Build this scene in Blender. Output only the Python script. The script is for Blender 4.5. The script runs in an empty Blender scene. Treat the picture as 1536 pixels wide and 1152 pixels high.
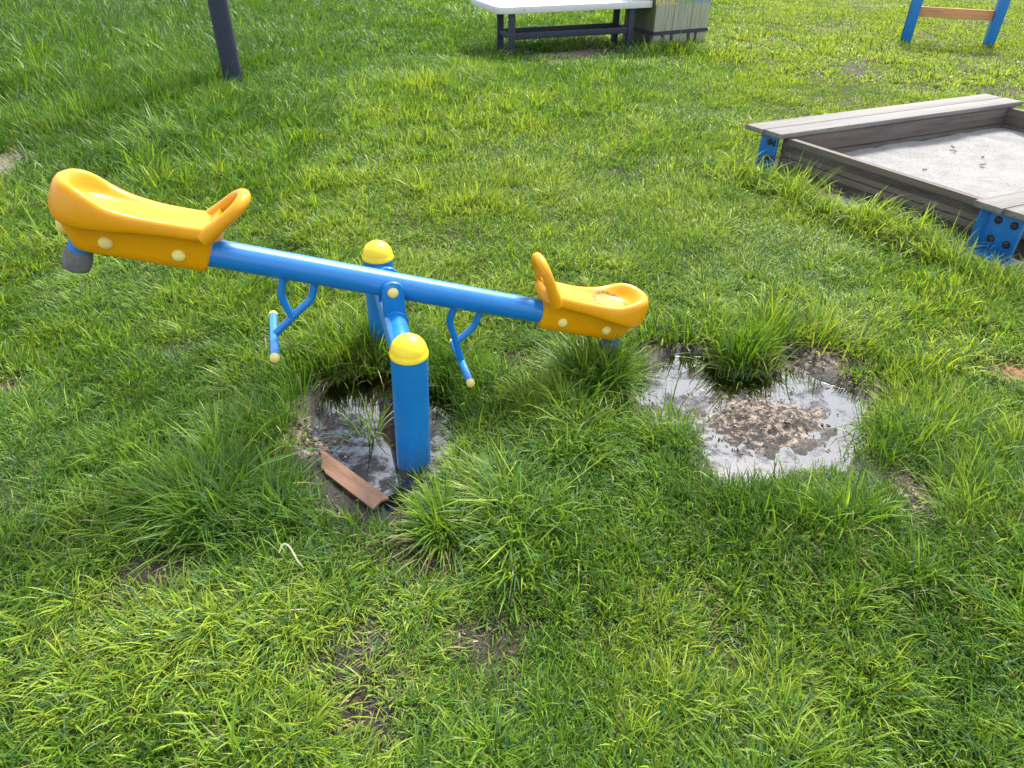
import bpy, bmesh, math
import numpy as np
from mathutils import Vector, Matrix

rng = np.random.default_rng(11)
scene = bpy.context.scene
COL = scene.collection
PI = math.pi

# ------------------------------------------------------------------ camera
CAM_H, PITCH, ROLL, FPX = 1.6, math.radians(35.0), math.radians(1.0), 1065.0
fw = Vector((0, math.cos(PITCH), -math.sin(PITCH)))
r0 = Vector((1, 0, 0)); u0 = r0.cross(fw)
R = math.cos(ROLL) * r0 + math.sin(ROLL) * u0
U = -math.sin(ROLL) * r0 + math.cos(ROLL) * u0
cam_d = bpy.data.cameras.new('camera')
cam_d.sensor_width = 36.0
cam_d.lens = FPX / 1536.0 * 36.0
cam_d.clip_start = 0.05
cam_d.clip_end = 2000.0
cam = bpy.data.objects.new('camera', cam_d)
COL.objects.link(cam)
m = Matrix((R, U, -fw)).transposed().to_4x4()
m.translation = Vector((0, 0, CAM_H))
cam.matrix_world = m
scene.camera = cam

# ------------------------------------------------------------------ materials
def new_mat(name):
    mt = bpy.data.materials.new(name); mt.use_nodes = True
    nt = mt.node_tree
    return mt, nt, nt.nodes['Principled BSDF']

def N(nt, t, **kw):
    n = nt.nodes.new(t)
    for k, v in kw.items():
        setattr(n, k, v)
    return n

def noise(nt, scale, detail=4, rough=0.6, coord='Object', stretch=None, dist=0.0):
    tc = N(nt, 'ShaderNodeTexCoord')
    src = tc.outputs[coord]
    if stretch:
        mp = N(nt, 'ShaderNodeMapping'); mp.inputs['Scale'].default_value = stretch
        nt.links.new(src, mp.inputs['Vector']); src = mp.outputs['Vector']
    n = N(nt, 'ShaderNodeTexNoise')
    n.inputs['Scale'].default_value = scale; n.inputs['Detail'].default_value = detail
    n.inputs['Roughness'].default_value = rough; n.inputs['Distortion'].default_value = dist
    nt.links.new(src, n.inputs['Vector'])
    return n

def ramp(nt, src, stops):
    r = N(nt, 'ShaderNodeValToRGB')
    e = r.color_ramp.elements
    while len(e) < len(stops): e.new(0.5)
    for i, (p, c) in enumerate(stops):
        e[i].position = p; e[i].color = (*c, 1) if len(c) == 3 else c
    nt.links.new(src, r.inputs['Fac'])
    return r

def mix(nt, fac, a, b, blend='MIX'):
    mx = N(nt, 'ShaderNodeMix', data_type='RGBA', blend_type=blend)
    for sock, v in ((mx.inputs[0], fac), (mx.inputs[6], a), (mx.inputs[7], b)):
        if hasattr(v, 'type') and hasattr(v, 'links'): nt.links.new(v, sock)
        elif isinstance(v, (tuple, list)): sock.default_value = (*v, 1)
        else: sock.default_value = v
    return mx.outputs[2]

def bump(nt, bs, src, strength, dist=0.002):
    b = N(nt, 'ShaderNodeBump'); b.inputs['Strength'].default_value = strength
    b.inputs['Distance'].default_value = dist
    nt.links.new(src, b.inputs['Height']); nt.links.new(b.outputs['Normal'], bs.inputs['Normal'])

def paint(name, col, dirt=(0.12, 0.10, 0.07), rough=0.28, coat=0.3, dirt_amt=0.5, var=0.08, scale=14):
    mt, nt, bs = new_mat(name)
    n1 = noise(nt, scale, 6, 0.7)
    n2 = noise(nt, 120, 3, 0.6)
    fade = tuple(min(1, c * (1 + var) + 0.003) for c in col)
    dark = tuple(c * (1 - var) for c in col)
    c1 = ramp(nt, n1.outputs['Fac'], [(0.3, dark), (0.7, fade)])
    msk = ramp(nt, n1.outputs['Fac'], [(0.60, (0, 0, 0)), (0.82, (dirt_amt,) * 3)])
    spk = ramp(nt, n2.outputs['Fac'], [(0.66, (0, 0, 0)), (0.74, (dirt_amt * 0.9,) * 3)])
    mx = N(nt, 'ShaderNodeMath', operation='MAXIMUM')
    nt.links.new(msk.outputs['Color'], mx.inputs[0]); nt.links.new(spk.outputs['Color'], mx.inputs[1])
    nt.links.new(mix(nt, mx.outputs[0], c1.outputs['Color'], dirt), bs.inputs['Base Color'])
    rr = N(nt, 'ShaderNodeMapRange'); rr.inputs['To Min'].default_value = rough; rr.inputs['To Max'].default_value = rough + 0.22
    nt.links.new(n1.outputs['Fac'], rr.inputs['Value'])
    nt.links.new(rr.outputs[0], bs.inputs['Roughness'])
    bs.inputs['Coat Weight'].default_value = coat
    bs.inputs['Coat Roughness'].default_value = 0.12
    bump(nt, bs, n2.outputs['Fac'], 0.06, 0.001)
    return mt

M = {}
M['blue'] = paint('blue_paint', (0.0, 0.165, 0.50), rough=0.26, coat=0.30, dirt_amt=0.16, var=0.06)
M['blue_old'] = paint('blue_paint_old', (0.0, 0.14, 0.42), rough=0.4, coat=0.1, dirt_amt=0.4, var=0.15)
M['cap'] = paint('yellow_cap', (0.86, 0.62, 0.012), rough=0.35, coat=0.15, dirt_amt=0.12, var=0.06)
M['bolt_cap'] = paint('pale_yellow_cap', (0.74, 0.60, 0.17), rough=0.45, coat=0.0, dirt_amt=0.25, var=0.10, scale=40)
M['navy'] = paint('navy_metal', (0.012, 0.019, 0.040), rough=0.55, coat=0.0, dirt_amt=0.25, var=0.2, dirt=(0.10, 0.10, 0.10))
M['rubber'] = paint('grey_rubber', (0.13, 0.125, 0.12), rough=0.85, coat=0.0, dirt_amt=0.5, var=0.3, dirt=(0.2, 0.17, 0.14), scale=30)
M['black'] = paint('black_bolt', (0.015, 0.015, 0.017), rough=0.5, coat=0, dirt_amt=0.3)

def mud_specks(mt, top, amount):
    # dried mud flung up by rain: specks, thicker low down
    nt = mt.node_tree; bs = nt.nodes['Principled BSDF']
    old = bs.inputs['Base Color'].links[0].from_socket
    tc = N(nt, 'ShaderNodeTexCoord'); sx = N(nt, 'ShaderNodeSeparateXYZ'); nt.links.new(tc.outputs['Object'], sx.inputs[0])
    mr = N(nt, 'ShaderNodeMapRange'); mr.inputs['From Min'].default_value = 0.0; mr.inputs['From Max'].default_value = top
    mr.inputs['To Min'].default_value = amount; mr.inputs['To Max'].default_value = 0.0; nt.links.new(sx.outputs['Z'], mr.inputs['Value'])
    nz = noise(nt, 85, 5, 0.75)
    ad = N(nt, 'ShaderNodeMath', operation='ADD'); nt.links.new(nz.outputs['Fac'], ad.inputs[0]); nt.links.new(mr.outputs[0], ad.inputs[1])
    sp = ramp(nt, ad.outputs[0], [(0.64, (0, 0, 0)), (0.70, (0.8,) * 3)])
    nt.links.new(mix(nt, sp.outputs['Color'], old, (0.10, 0.075, 0.05)), bs.inputs['Base Color'])
M['post_blue'] = paint('blue_post_paint', (0.0, 0.165, 0.50), rough=0.28, coat=0.25, dirt_amt=0.2, var=0.06)
mud_specks(M['post_blue'], 0.24, 0.13)

def seat_mat(name, dirty):
    mt, nt, bs = new_mat(name)
    n1 = noise(nt, 7, 5, 0.65); n2 = noise(nt, 90, 4, 0.7); n3 = noise(nt, 300, 2, 0.5)
    c = ramp(nt, n1.outputs['Fac'], [(0.3, (0.60, 0.255, 0.0)), (0.7, (0.68, 0.30, 0.001))])
    sp = ramp(nt, n2.outputs['Fac'], [(0.64, (0, 0, 0)), (0.76, (0.55,) * 3)])
    col = mix(nt, sp.outputs['Color'], c.outputs['Color'], (0.30, 0.17, 0.03))
    if dirty:   # a ring of dried mud specks left in the hollow of the pan
        tc = N(nt, 'ShaderNodeTexCoord')
        vm = N(nt, 'ShaderNodeVectorMath', operation='SUBTRACT'); vm.inputs[1].default_value = (0.268, 0.0, 0.092)
        nt.links.new(tc.outputs['Object'], vm.inputs[0])
        vs = N(nt, 'ShaderNodeVectorMath', operation='MULTIPLY'); vs.inputs[1].default_value = (1.0, 1.05, 1.6)
        nt.links.new(vm.outputs[0], vs.inputs[0])
        ln = N(nt, 'ShaderNodeVectorMath', operation='LENGTH'); nt.links.new(vs.outputs[0], ln.inputs[0])
        ringm = ramp(nt, ln.outputs['Value'], [(0.0, (0.42,) * 3), (0.045, (0.45,) * 3), (0.066, (0.95,) * 3), (0.088, (0, 0, 0))])
        nd = noise(nt, 110, 5, 0.75)
        th = N(nt, 'ShaderNodeMath', operation='MULTIPLY'); nt.links.new(nd.outputs['Fac'], th.inputs[0]); nt.links.new(ringm.outputs['Color'], th.inputs[1])
        md = ramp(nt, th.outputs[0], [(0.30, (0, 0, 0)), (0.44, (0.9,) * 3)])
        film = ramp(nt, ln.outputs['Value'], [(0.03, (0.35,) * 3), (0.085, (0, 0, 0))])
        col = mix(nt, film.outputs['Color'], col, (0.62, 0.42, 0.14))
        col = mix(nt, md.outputs['Color'], col, (0.16, 0.085, 0.03))
    nt.links.new(col, bs.inputs['Base Color'])
    bs.inputs['Roughness'].default_value = 0.36
    bs.inputs['Specular IOR Level'].default_value = 0.32
    bump(nt, bs, n3.outputs['Fac'], 0.05, 0.001)
    return mt
M['seat'] = seat_mat('yellow_plastic', False)
M['seat_muddy'] = seat_mat('yellow_plastic_muddy', True)

def wood(name, light, dark, axis_scale, rough=0.75, crack=0.6, tint=None):
    mt, nt, bs = new_mat(name)
    n1 = noise(nt, 1.0, 8, 0.7, stretch=axis_scale, dist=0.4)
    n2 = noise(nt, 3.2, 6, 0.75, stretch=axis_scale)
    n3 = noise(nt, 5, 4, 0.6)
    c = ramp(nt, n1.outputs['Fac'], [(0.34, dark), (0.47, tuple(a * 0.65 + b * 0.35 for a, b in zip(light, dark))), (0.62, light)])
    ck = ramp(nt, n2.outputs['Fac'], [(0.30, (crack,) * 3), (0.42, (0, 0, 0))])
    col = mix(nt, ck.outputs['Color'], c.outputs['Color'], tuple(x * 0.35 for x in dark))
    if tint:
        tf = ramp(nt, n3.outputs['Fac'], [(0.45, (0, 0, 0)), (0.7, (0.6,) * 3)])
        col = mix(nt, tf.outputs['Color'], col, tint)
    nt.links.new(col, bs.inputs['Base Color'])
    bs.inputs['Roughness'].default_value = rough
    bump(nt, bs, n2.outputs['Fac'], 0.5, 0.003)
    return mt
M['plank'] = wood('weathered_plank', (0.19, 0.178, 0.168), (0.035, 0.031, 0.027), (0.8, 26, 18), crack=0.9)
M['wall_wood'] = wood('brown_grey_board', (0.125, 0.105, 0.092), (0.035, 0.029, 0.025), (1.6, 26, 26), tint=(0.12, 0.085, 0.065))
M['red_board'] = wood('reddish_board', (0.36, 0.185, 0.105), (0.12, 0.06, 0.036), (4, 60, 60), crack=0.95, tint=(0.24, 0.17, 0.13))
M['orange_plank'] = wood('orange_plank', (0.60, 0.30, 0.13), (0.40, 0.18, 0.075), (3, 40, 40), crack=0.3)
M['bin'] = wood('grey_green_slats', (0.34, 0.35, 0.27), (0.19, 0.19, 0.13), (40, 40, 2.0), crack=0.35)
M['bin_side_shaded'] = wood('shaded_side_slats', (0.10, 0.11, 0.05), (0.05, 0.05, 0.03), (40, 40, 2.0), crack=0.3)  # darker copy of the front slats: the side's shade is put into the colour
def flat(name, col, rough=0.7):
    mt, nt, bs = new_mat(name)
    n = noise(nt, 60, 4)
    c = ramp(nt, n.outputs['Fac'], [(0.3, tuple(x * 0.75 for x in col)), (0.7, col)])
    nt.links.new(c.outputs['Color'], bs.inputs['Base Color']); bs.inputs['Roughness'].default_value = rough
    return mt
M['txt_yellow'] = flat('yellow_lettering', (0.75, 0.58, 0.14))
M['txt_green'] = flat('green_lettering', (0.18, 0.42, 0.15))
M['txt_blue'] = flat('blue_lettering', (0.06, 0.30, 0.62))
M['leaf'] = flat('dark_leaf', (0.09, 0.065, 0.045))
M['straw'] = flat('pale_straw', (0.66, 0.62, 0.40))

def speckle(name, a, b, scale, spots, bstr=0.6, bd=0.004, thr=(0.62, 0.7), rough=0.9, amt=0.8):
    mt, nt, bs = new_mat(name)
    n1 = noise(nt, scale * 0.12, 5, 0.65); n2 = noise(nt, scale, 5, 0.8)
    c = ramp(nt, n1.outputs['Fac'], [(0.3, a), (0.7, b)])
    s = ramp(nt, n2.outputs['Fac'], [(thr[0], (0, 0, 0)), (thr[1], (amt,) * 3)])
    nt.links.new(mix(nt, s.outputs['Color'], c.outputs['Color'], spots), bs.inputs['Base Color'])
    bs.inputs['Roughness'].default_value = rough
    bump(nt, bs, n2.outputs['Fac'], bstr, bd)
    return mt
M['sand'] = speckle('pale_sand', (0.29, 0.285, 0.277), (0.39, 0.383, 0.373), 48, (0.12, 0.115, 0.105), bstr=1.0, bd=0.02, thr=(0.56, 0.66))
M['concrete'] = speckle('pale_concrete', (0.30, 0.27, 0.23), (0.42, 0.39, 0.35), 60, (0.2, 0.17, 0.14))
M['terrazzo'] = speckle('white_terrazzo', (0.50, 0.50, 0.495), (0.58, 0.58, 0.58), 70, (0.48, 0.47, 0.47), bstr=0.1, rough=0.5, amt=0.6)

# ------------------------------------------------------------------ mesh helpers
class MB:
    def __init__(s): s.v = []; s.f = []
    def add(s, verts, faces):
        o = len(s.v); s.v += [tuple(x) for x in verts]; s.f += [tuple(i + o for i in f) for f in faces]
    def tube(s, path, r, seg=24, caps=True, closed=False, flat=1.0, up=None):
        P = [Vector(p) for p in path]; n = len(P)
        rs = r if isinstance(r, (list, tuple)) else [r] * n
        T = []
        for i in range(n):
            a = P[(i - 1) % n] if (closed or i > 0) else P[i]
            b = P[(i + 1) % n] if (closed or i < n - 1) else P[i]
            T.append((b - a).normalized())
        up = Vector(up) if up is not None else (Vector((0, 0, 1)) if abs(T[0].z) < 0.9 else Vector((1, 0, 0)))
        x = (up - T[0] * up.dot(T[0])).normalized()
        V = []; F = []
        for i in range(n):
            x = (x - T[i] * x.dot(T[i])).normalized(); y = T[i].cross(x)
            for k in range(seg):
                a = 2 * PI * k / seg
                V.append(P[i] + (x * math.cos(a) * flat + y * math.sin(a)) * rs[i])
        for i in range(n if closed else n - 1):
            j = (i + 1) % n
            for k in range(seg):
                l = (k + 1) % seg
                F.append((i * seg + k, i * seg + l, j * seg + l, j * seg + k))
        if caps and not closed:
            F.append(tuple(range(seg))[::-1]); F.append(tuple((n - 1) * seg + k for k in range(seg)))
        s.add(V, F)
    def lathe(s, prof, origin, axis, seg=32):
        ax = Vector(axis).normalized(); o = Vector(origin)
        x = ax.orthogonal().normalized(); y = ax.cross(x)
        V = []; F = []
        for (r, h) in prof:
            for k in range(seg):
                a = 2 * PI * k / seg
                V.append(o + ax * h + (x * math.cos(a) + y * math.sin(a)) * r)
        n = len(prof)
        for i in range(n - 1):
            for k in range(seg):
                l = (k + 1) % seg
                F.append((i * seg + k, i * seg + l, (i + 1) * seg + l, (i + 1) * seg + k))
        F.append(tuple(range(seg))[::-1]); F.append(tuple((n - 1) * seg + k for k in range(seg)))
        s.add(V, F)
    def box(s, o, ax, ay, az):
        o, ax, ay, az = map(Vector, (o, ax, ay, az))
        V = [o + ax * i + ay * j + az * k for k in (0, 1) for j in (0, 1) for i in (0, 1)]
        F = [(0, 2, 3, 1), (4, 5, 7, 6), (0, 1, 5, 4), (2, 6, 7, 3), (0, 4, 6, 2), (1, 3, 7, 5)]
        s.add(V, F)
    def prism(s, pts, vec):
        n = len(pts); vec = Vector(vec)
        V = [Vector(p) for p in pts] + [Vector(p) + vec for p in pts]
        F = [tuple(range(n))[::-1], tuple(range(n, 2 * n))] + [(i, (i + 1) % n, n + (i + 1) % n, n + i) for i in range(n)]
        s.add(V, F)

def link_mesh(name, me, mat, parent=None):
    o = bpy.data.objects.new(name, me); COL.objects.link(o)
    if mat: me.materials.append(mat)
    if parent: o.parent = parent
    return o

def build(mb, name, mat, parent=None, bevel=0.0, smooth=35, matrix=None, segs=2, wear=0.0):
    me = bpy.data.meshes.new(name)
    me.from_pydata(mb.v, [], mb.f)
    bm = bmesh.new(); bm.from_mesh(me)
    bmesh.ops.recalc_face_normals(bm, faces=bm.faces)
    if bevel:
        ed = [e for e in bm.edges if len(e.link_faces) == 2 and e.calc_face_angle(0) > 0.6]
        bmesh.ops.bevel(bm, geom=ed, offset=bevel, segments=segs, affect='EDGES', profile=0.5)
    bm.to_mesh(me); bm.free()
    for p in me.polygons: p.use_smooth = True
    try: me.set_sharp_from_angle(angle=math.radians(smooth))
    except Exception: pass
    o = link_mesh(name, me, mat, parent)
    if matrix is not None: o.matrix_local = matrix
    return o

def thing(name, label, cat, loc=(0, 0, 0), rz=0.0, group=None):
    o = bpy.data.objects.new(name, None); COL.objects.link(o)
    o.empty_display_size = 0.2
    o.location = loc; o.rotation_euler = (0, 0, rz)
    tag(o, label, cat, group); return o

def tag(o, label=None, cat=None, group=None, kind=None):
    if label: o['label'] = label
    if cat: o['category'] = cat
    if group: o['group'] = group
    if kind: o['kind'] = kind
    return o

def crom(pts, t, closed=False):
    """Catmull-Rom through pts, t in [0, n-1] (or [0,n) closed)"""
    n = len(pts); i = int(math.floor(t)); f = t - i
    g = (lambda k: pts[k % n]) if closed else (lambda k: pts[max(0, min(n - 1, k))])
    p0, p1, p2, p3 = (np.array(g(i + k), float) for k in (-1, 0, 1, 2))
    return 0.5 * (2 * p1 + (p2 - p0) * f + (2 * p0 - 5 * p1 + 4 * p2 - p3) * f * f + (3 * p1 - p0 - 3 * p2 + p3) * f ** 3)

def spline(pts, per, closed=False):
    n = len(pts); tot = n if closed else n - 1
    k = tot * per
    return [tuple(crom(pts, i / per, closed)) for i in range(k if closed else k + 1)] if closed else \
           [tuple(crom(pts, min(i / per, tot - 1e-9), closed)) for i in range(k + 1)]

# ------------------------------------------------------------------ value noise
_tab = np.random.default_rng(5).random((256, 256))
def vnoise(x, y, s, seed=0):
    x = np.asarray(x, float) * s + seed * 17.31; y = np.asarray(y, float) * s + seed * 9.77
    xi = np.floor(x).astype(int); yi = np.floor(y).astype(int)
    fx = x - xi; fy = y - yi
    fx = fx * fx * (3 - 2 * fx); fy = fy * fy * (3 - 2 * fy)
    a = _tab[xi & 255, yi & 255]; b = _tab[(xi + 1) & 255, yi & 255]
    c = _tab[xi & 255, (yi + 1) & 255]; d = _tab[(xi + 1) & 255, (yi + 1) & 255]
    return (a * (1 - fx) + b * fx) * (1 - fy) + (c * (1 - fx) + d * fx) * fy
def fbm(x, y, s, oct=3, seed=0):
    t = 0; a = 0.5; tot = 0
    for k in range(oct):
        t = t + a * vnoise(x, y, s * 2 ** k, seed + k * 3); tot += a; a *= 0.5
    return t / tot
def sstep(a, b, x):
    t = np.clip((x - a) / (b - a), 0, 1); return t * t * (3 - 2 * t)

# ------------------------------------------------------------------ ground field
P1 = [(-0.760,2.156),(-0.721,2.314),(-0.607,2.409),(-0.457,2.403),(-0.313,2.326),(-0.215,2.151),(-0.211,1.972),(-0.269,1.776),(-0.341,1.647),(-0.440,1.666),(-0.568,1.768),(-0.711,1.849),(-0.803,1.937),(-0.757,2.034)]
P2 = [(0.455,2.214),(0.556,2.377),(0.670,2.573),(0.826,2.567),(0.907,2.437),(1.051,2.461),(1.133,2.599),(1.252,2.614),(1.272,2.424),(1.386,2.332),(1.421,2.212),(1.282,1.975),(1.155,1.847),(1.035,1.844),(0.858,1.782),(0.718,1.759),(0.660,1.851),(0.631,1.995),(0.550,2.091)]

# the near banks lie a little closer than the grass in front of them lets one see
P1 = [(x + 0.05 * (x > -0.3), y - 0.07 * max(0.0, min(1.0, (2.05 - y) / 0.3))) for x, y in P1]
P2 = [(x - 0.05 * (x < 0.6), y - 0.065 * max(0.0, min(1.0, (2.15 - y) / 0.3))) for x, y in P2]

def poly_sd(x, y, poly):
    """signed distance, negative inside"""
    x = np.asarray(x, float); y = np.asarray(y, float)
    d = np.full(x.shape, 1e9); inside = np.zeros(x.shape, bool)
    n = len(poly)
    for i in range(n):
        ax, ay = poly[i]; bx, by = poly[(i + 1) % n]
        ex, ey = bx - ax, by - ay
        t = np.clip(((x - ax) * ex + (y - ay) * ey) / (ex * ex + ey * ey), 0, 1)
        d = np.minimum(d, np.hypot(x - ax - t * ex, y - ay - t * ey))
        c = ((ay > y) != (by > y)) & (x < (bx - ax) * (y - ay) / (by - ay + 1e-12) + ax)
        inside ^= c
    return np.where(inside, -d, d)

def near_pud(x, y):
    return (x > -1.6) & (x < 2.2) & (y > 0.9) & (y < 3.4)
def puddle_sd(x, y):
    x = np.asarray(x, float); y = np.asarray(y, float)
    s1 = np.full(x.shape, 5.0); s2 = np.full(x.shape, 5.0)
    q = near_pud(x, y)
    if q.any():
        j = 0.05 * (fbm(x[q], y[q], 9, 2, 4) - 0.5)
        s1[q] = poly_sd(x[q], y[q], P1) + j; s2[q] = poly_sd(x[q], y[q], P2) + j
    return s1, s2

def blob(x, y, cx, cy, rx, ry=None, rot=0.0):
    ry = ry or rx
    c, s = math.cos(rot), math.sin(rot)
    u = ((x - cx) * c + (y - cy) * s) / rx; v = (-(x - cx) * s + (y - cy) * c) / ry
    return np.exp(-(u * u + v * v))

# sand box frame (needed by the grass too)
SB_E = np.array((0.905, 0.426)); SB_S = np.array((0.541, -0.841))
SB_O = np.array((1.585, 5.07))          # outer back-left plank corner
SB_L, SB_W = 2.45, 1.95                 # along e, along s
def sb_local(x, y):
    det = SB_E[0] * SB_S[1] - SB_E[1] * SB_S[0]
    dx, dy = x - SB_O[0], y - SB_O[1]
    return (dx * SB_S[1] - dy * SB_S[0]) / det, (SB_E[0] * dy - SB_E[1] * dx) / det

BARE = [(-0.974,1.348,.10,.075),(-0.375,1.115,.07,.06),(-0.258,1.394,.085,.055),(-0.337,0.93,.05,.035),(-0.097,1.125,.065,.05),
        (1.307,1.70,.07,.09),(2.06,2.423,.09,.05),(-1.368,2.517,.07,.05),(-3.62,4.4,.22,.45),(0.004,2.483,.1,.045),(1.228,2.52,.13,.08),
        (0.579,1.10,.05,.04),(-1.965,2.207,.07,.05),(-4.4,6.0,.2,.3),(-0.675,2.2,.1,.1),(0.62,2.55,.1,.06),
        (-0.62,1.76,.07,.04),(1.36,2.28,.10,.08)]

def ground_z(x, y):
    x = np.asarray(x, float); y = np.asarray(y, float)
    s1, s2 = puddle_sd(x, y)
    z = 0.030 * (fbm(x, y, 2.2, 3, 1) - 0.5) + 0.012 * (vnoise(x, y, 14, 2) - 0.5) + 0.006 * (vnoise(x, y, 40, 3) - 0.5)
    bank = sstep(0.0, 0.12, np.minimum(s1, s2))
    z = z * bank + 0.004 * (1 - bank)
    fine = 0.018 * (fbm(x, y, 26, 3, 8) - 0.5)
    for s, dep in ((s1, 0.055), (s2, 0.045)):
        z = z - dep * sstep(0.015, -0.07, s) + fine * sstep(0.03, -0.03, s)
    # mud mound rising out of the second puddle, gravelly mud in the first
    mnd = blob(x, y, 0.94, 2.10, 0.25, 0.18, 0.2)
    z = z + mnd * 0.046 + sstep(0.12, 0.6, blob(x, y, 0.93, 2.10, 0.32, 0.24, 0.2)) * 0.040 * (fbm(x, y, 19, 4, 21) - 0.5)
    z = z + 0.030 * blob(x, y, -0.70, 1.95, 0.13, 0.12) + 0.018 * blob(x, y, -0.60, 1.84, 0.10, 0.07) * (0.4 + fbm(x, y, 30, 2, 5))
    z = z + 0.026 * blob(x, y, 1.20, 2.50, 0.12, 0.10) + 0.02 * blob(x, y, 0.55, 2.15, 0.07, 0.07)
    z = z + 0.05 * blob(x, y, 0.985, 2.50, 0.06, 0.055)
    z = z + 0.03 * blob(x, y, -0.50, 2.0, 0.04, 0.04) + 0.038 * blob(x, y, -0.325, 1.80, 0.085, 0.085)
    # flat under sand box and bench
    a, b = sb_local(x, y)
    k = sstep(-0.2, -0.05, a) * sstep(SB_L + 0.2, SB_L + .05, a) * sstep(-0.2, -0.05, b) * sstep(SB_W + 0.2, SB_W + 0.05, b)
    z = z * (1 - k) - 0.012 * k
    return z

def axis_pts(lo, hi, step, far_lo, far_hi, grow=1.18):
    mid = list(np.arange(lo, hi + 1e-6, step))
    a = []; s = step; p = lo
    while p > far_lo: s *= grow; p -= s; a.append(p)
    b = []; s = step; p = hi
    while p < far_hi: s *= grow; p += s; b.append(p)
    return np.array(a[::-1] + mid + b)
gx = axis_pts(-1.5, 2.0, 0.012, -300, 300); gy = axis_pts(0.5, 3.2, 0.012, -300, 300)
GX, GY = np.meshgrid(gx, gy)
GZ = ground_z(GX, GY)
nx, ny = len(gx), len(gy)
me = bpy.data.meshes.new('ground')
co = np.stack([GX.ravel(), GY.ravel(), GZ.ravel()], 1).astype(np.float32)
i = np.arange(nx - 1)[None, :] + nx * np.arange(ny - 1)[:, None]
q = np.stack([i, i + 1, i + 1 + nx, i + nx], -1).reshape(-1, 4)
def np_mesh(me, co, loops, sizes):
    me.vertices.add(len(co)); me.vertices.foreach_set('co', co.astype(np.float32).ravel())
    me.loops.add(len(loops)); me.loops.foreach_set('vertex_index', loops.astype(np.int32))
    me.polygons.add(len(sizes))
    st = np.concatenate([[0], np.cumsum(sizes)[:-1]]).astype(np.int32)
    me.polygons.foreach_set('loop_start', st)
    me.polygons.foreach_set('use_smooth', np.ones(len(sizes), bool))
    me.update(calc_edges=True)
np_mesh(me, co, q.ravel(), np.full(len(q), 4))
# soil kinds: r = pale leaf litter / gravel, g = wet dark mud, b = pale path grit
s1, s2 = puddle_sd(GX, GY)
lit = np.maximum.reduce([blob(GX, GY, 0.93, 2.10, 0.24, 0.17, 0.2) * 1.2, 0.9 * blob(GX, GY, -0.70, 1.93, 0.16, 0.14), 0.8 * blob(GX, GY, 1.24, 2.50, 0.15, 0.10), 0.6 * blob(GX, GY, 1.31, 1.68, 0.08, 0.1)])
wet = sstep(0.10, 0.0, np.minimum(s1, s2)) * (1 - np.clip(lit, 0, 1) * 0.75)
grit = np.maximum(0.7 * blob(GX, GY, -3.6, 4.45, 0.4, 0.7), 0.9 * blob(GX, GY, 0.75, 9.15, 0.8, 0.2, 0.41))
rust = blob(GX, GY, 2.08, 2.42, 0.12, 0.07)
ca = me.color_attributes.new('soil', 'FLOAT_COLOR', 'POINT')
ca.data.foreach_set('color', np.stack([lit.ravel(), wet.ravel(), grit.ravel(), rust.ravel()], 1).clip(0, 1).astype(np.float32).ravel())
mt, nt, bs = new_mat('soil')
n1 = noise(nt, 9, 6, 0.7); n2 = noise(nt, 70, 5, 0.75); n3 = noise(nt, 34, 6, 0.75)
base = ramp(nt, n1.outputs['Fac'], [(0.3, (0.022, 0.017, 0.011)), (0.7, (0.050, 0.038, 0.026))])
thr = ramp(nt, n2.outputs['Fac'], [(0.57, (0, 0, 0)), (0.72, (0.45,) * 3)])
c = mix(nt, thr.outputs['Color'], base.outputs['Color'], (0.20, 0.165, 0.11))
at = N(nt, 'ShaderNodeAttribute', attribute_name='soil')
sp = N(nt, 'ShaderNodeSeparateColor'); nt.links.new(at.outputs['Color'], sp.inputs[0])
litc = ramp(nt, n3.outputs['Fac'], [(0.43, (0.011, 0.008, 0.007)), (0.495, (0.038, 0.028, 0.022)), (0.55, (0.19, 0.145, 0.11)), (0.66, (0.34, 0.275, 0.21))])
lm = N(nt, 'ShaderNodeMath', operation='MULTIPLY_ADD'); lm.inputs[1].default_value = 1.0; lm.inputs[2].default_value = -0.3
nt.links.new(n1.outputs['Fac'], lm.inputs[0])
la = N(nt, 'ShaderNodeMath', operation='ADD'); nt.links.new(sp.outputs[0], la.inputs[0]); nt.links.new(lm.outputs[0], la.inputs[1])
lf = ramp(nt, la.outputs[0], [(0.50, (0, 0, 0)), (0.72, (1, 1, 1))])
c = mix(nt, sp.outputs[1], c, (0.022, 0.016, 0.011))
c = mix(nt, lf.outputs['Color'], c, litc.outputs['Color'])
gr = ramp(nt, n2.outputs['Fac'], [(0.35, (0.20, 0.165, 0.12)), (0.65, (0.46, 0.40, 0.30))])
c = mix(nt, sp.outputs[2], c, gr.outputs['Color'])
rc = ramp(nt, n3.outputs['Fac'], [(0.4, (0.10, 0.04, 0.02)), (0.6, (0.42, 0.2, 0.09))])
c = mix(nt, at.outputs['Alpha'], c, rc.outputs['Color'])
nt.links.new(c, bs.inputs['Base Color'])
rr = ramp(nt, sp.outputs[1], [(0.0, (0.95,) * 3), (1.0, (0.35,) * 3)])
nt.links.new(rr.outputs['Color'], bs.inputs['Roughness'])
bump(nt, bs, n2.outputs['Fac'], 0.9, 0.008)
ground = link_mesh('ground', me, mt); tag(ground, kind='structure')

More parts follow.
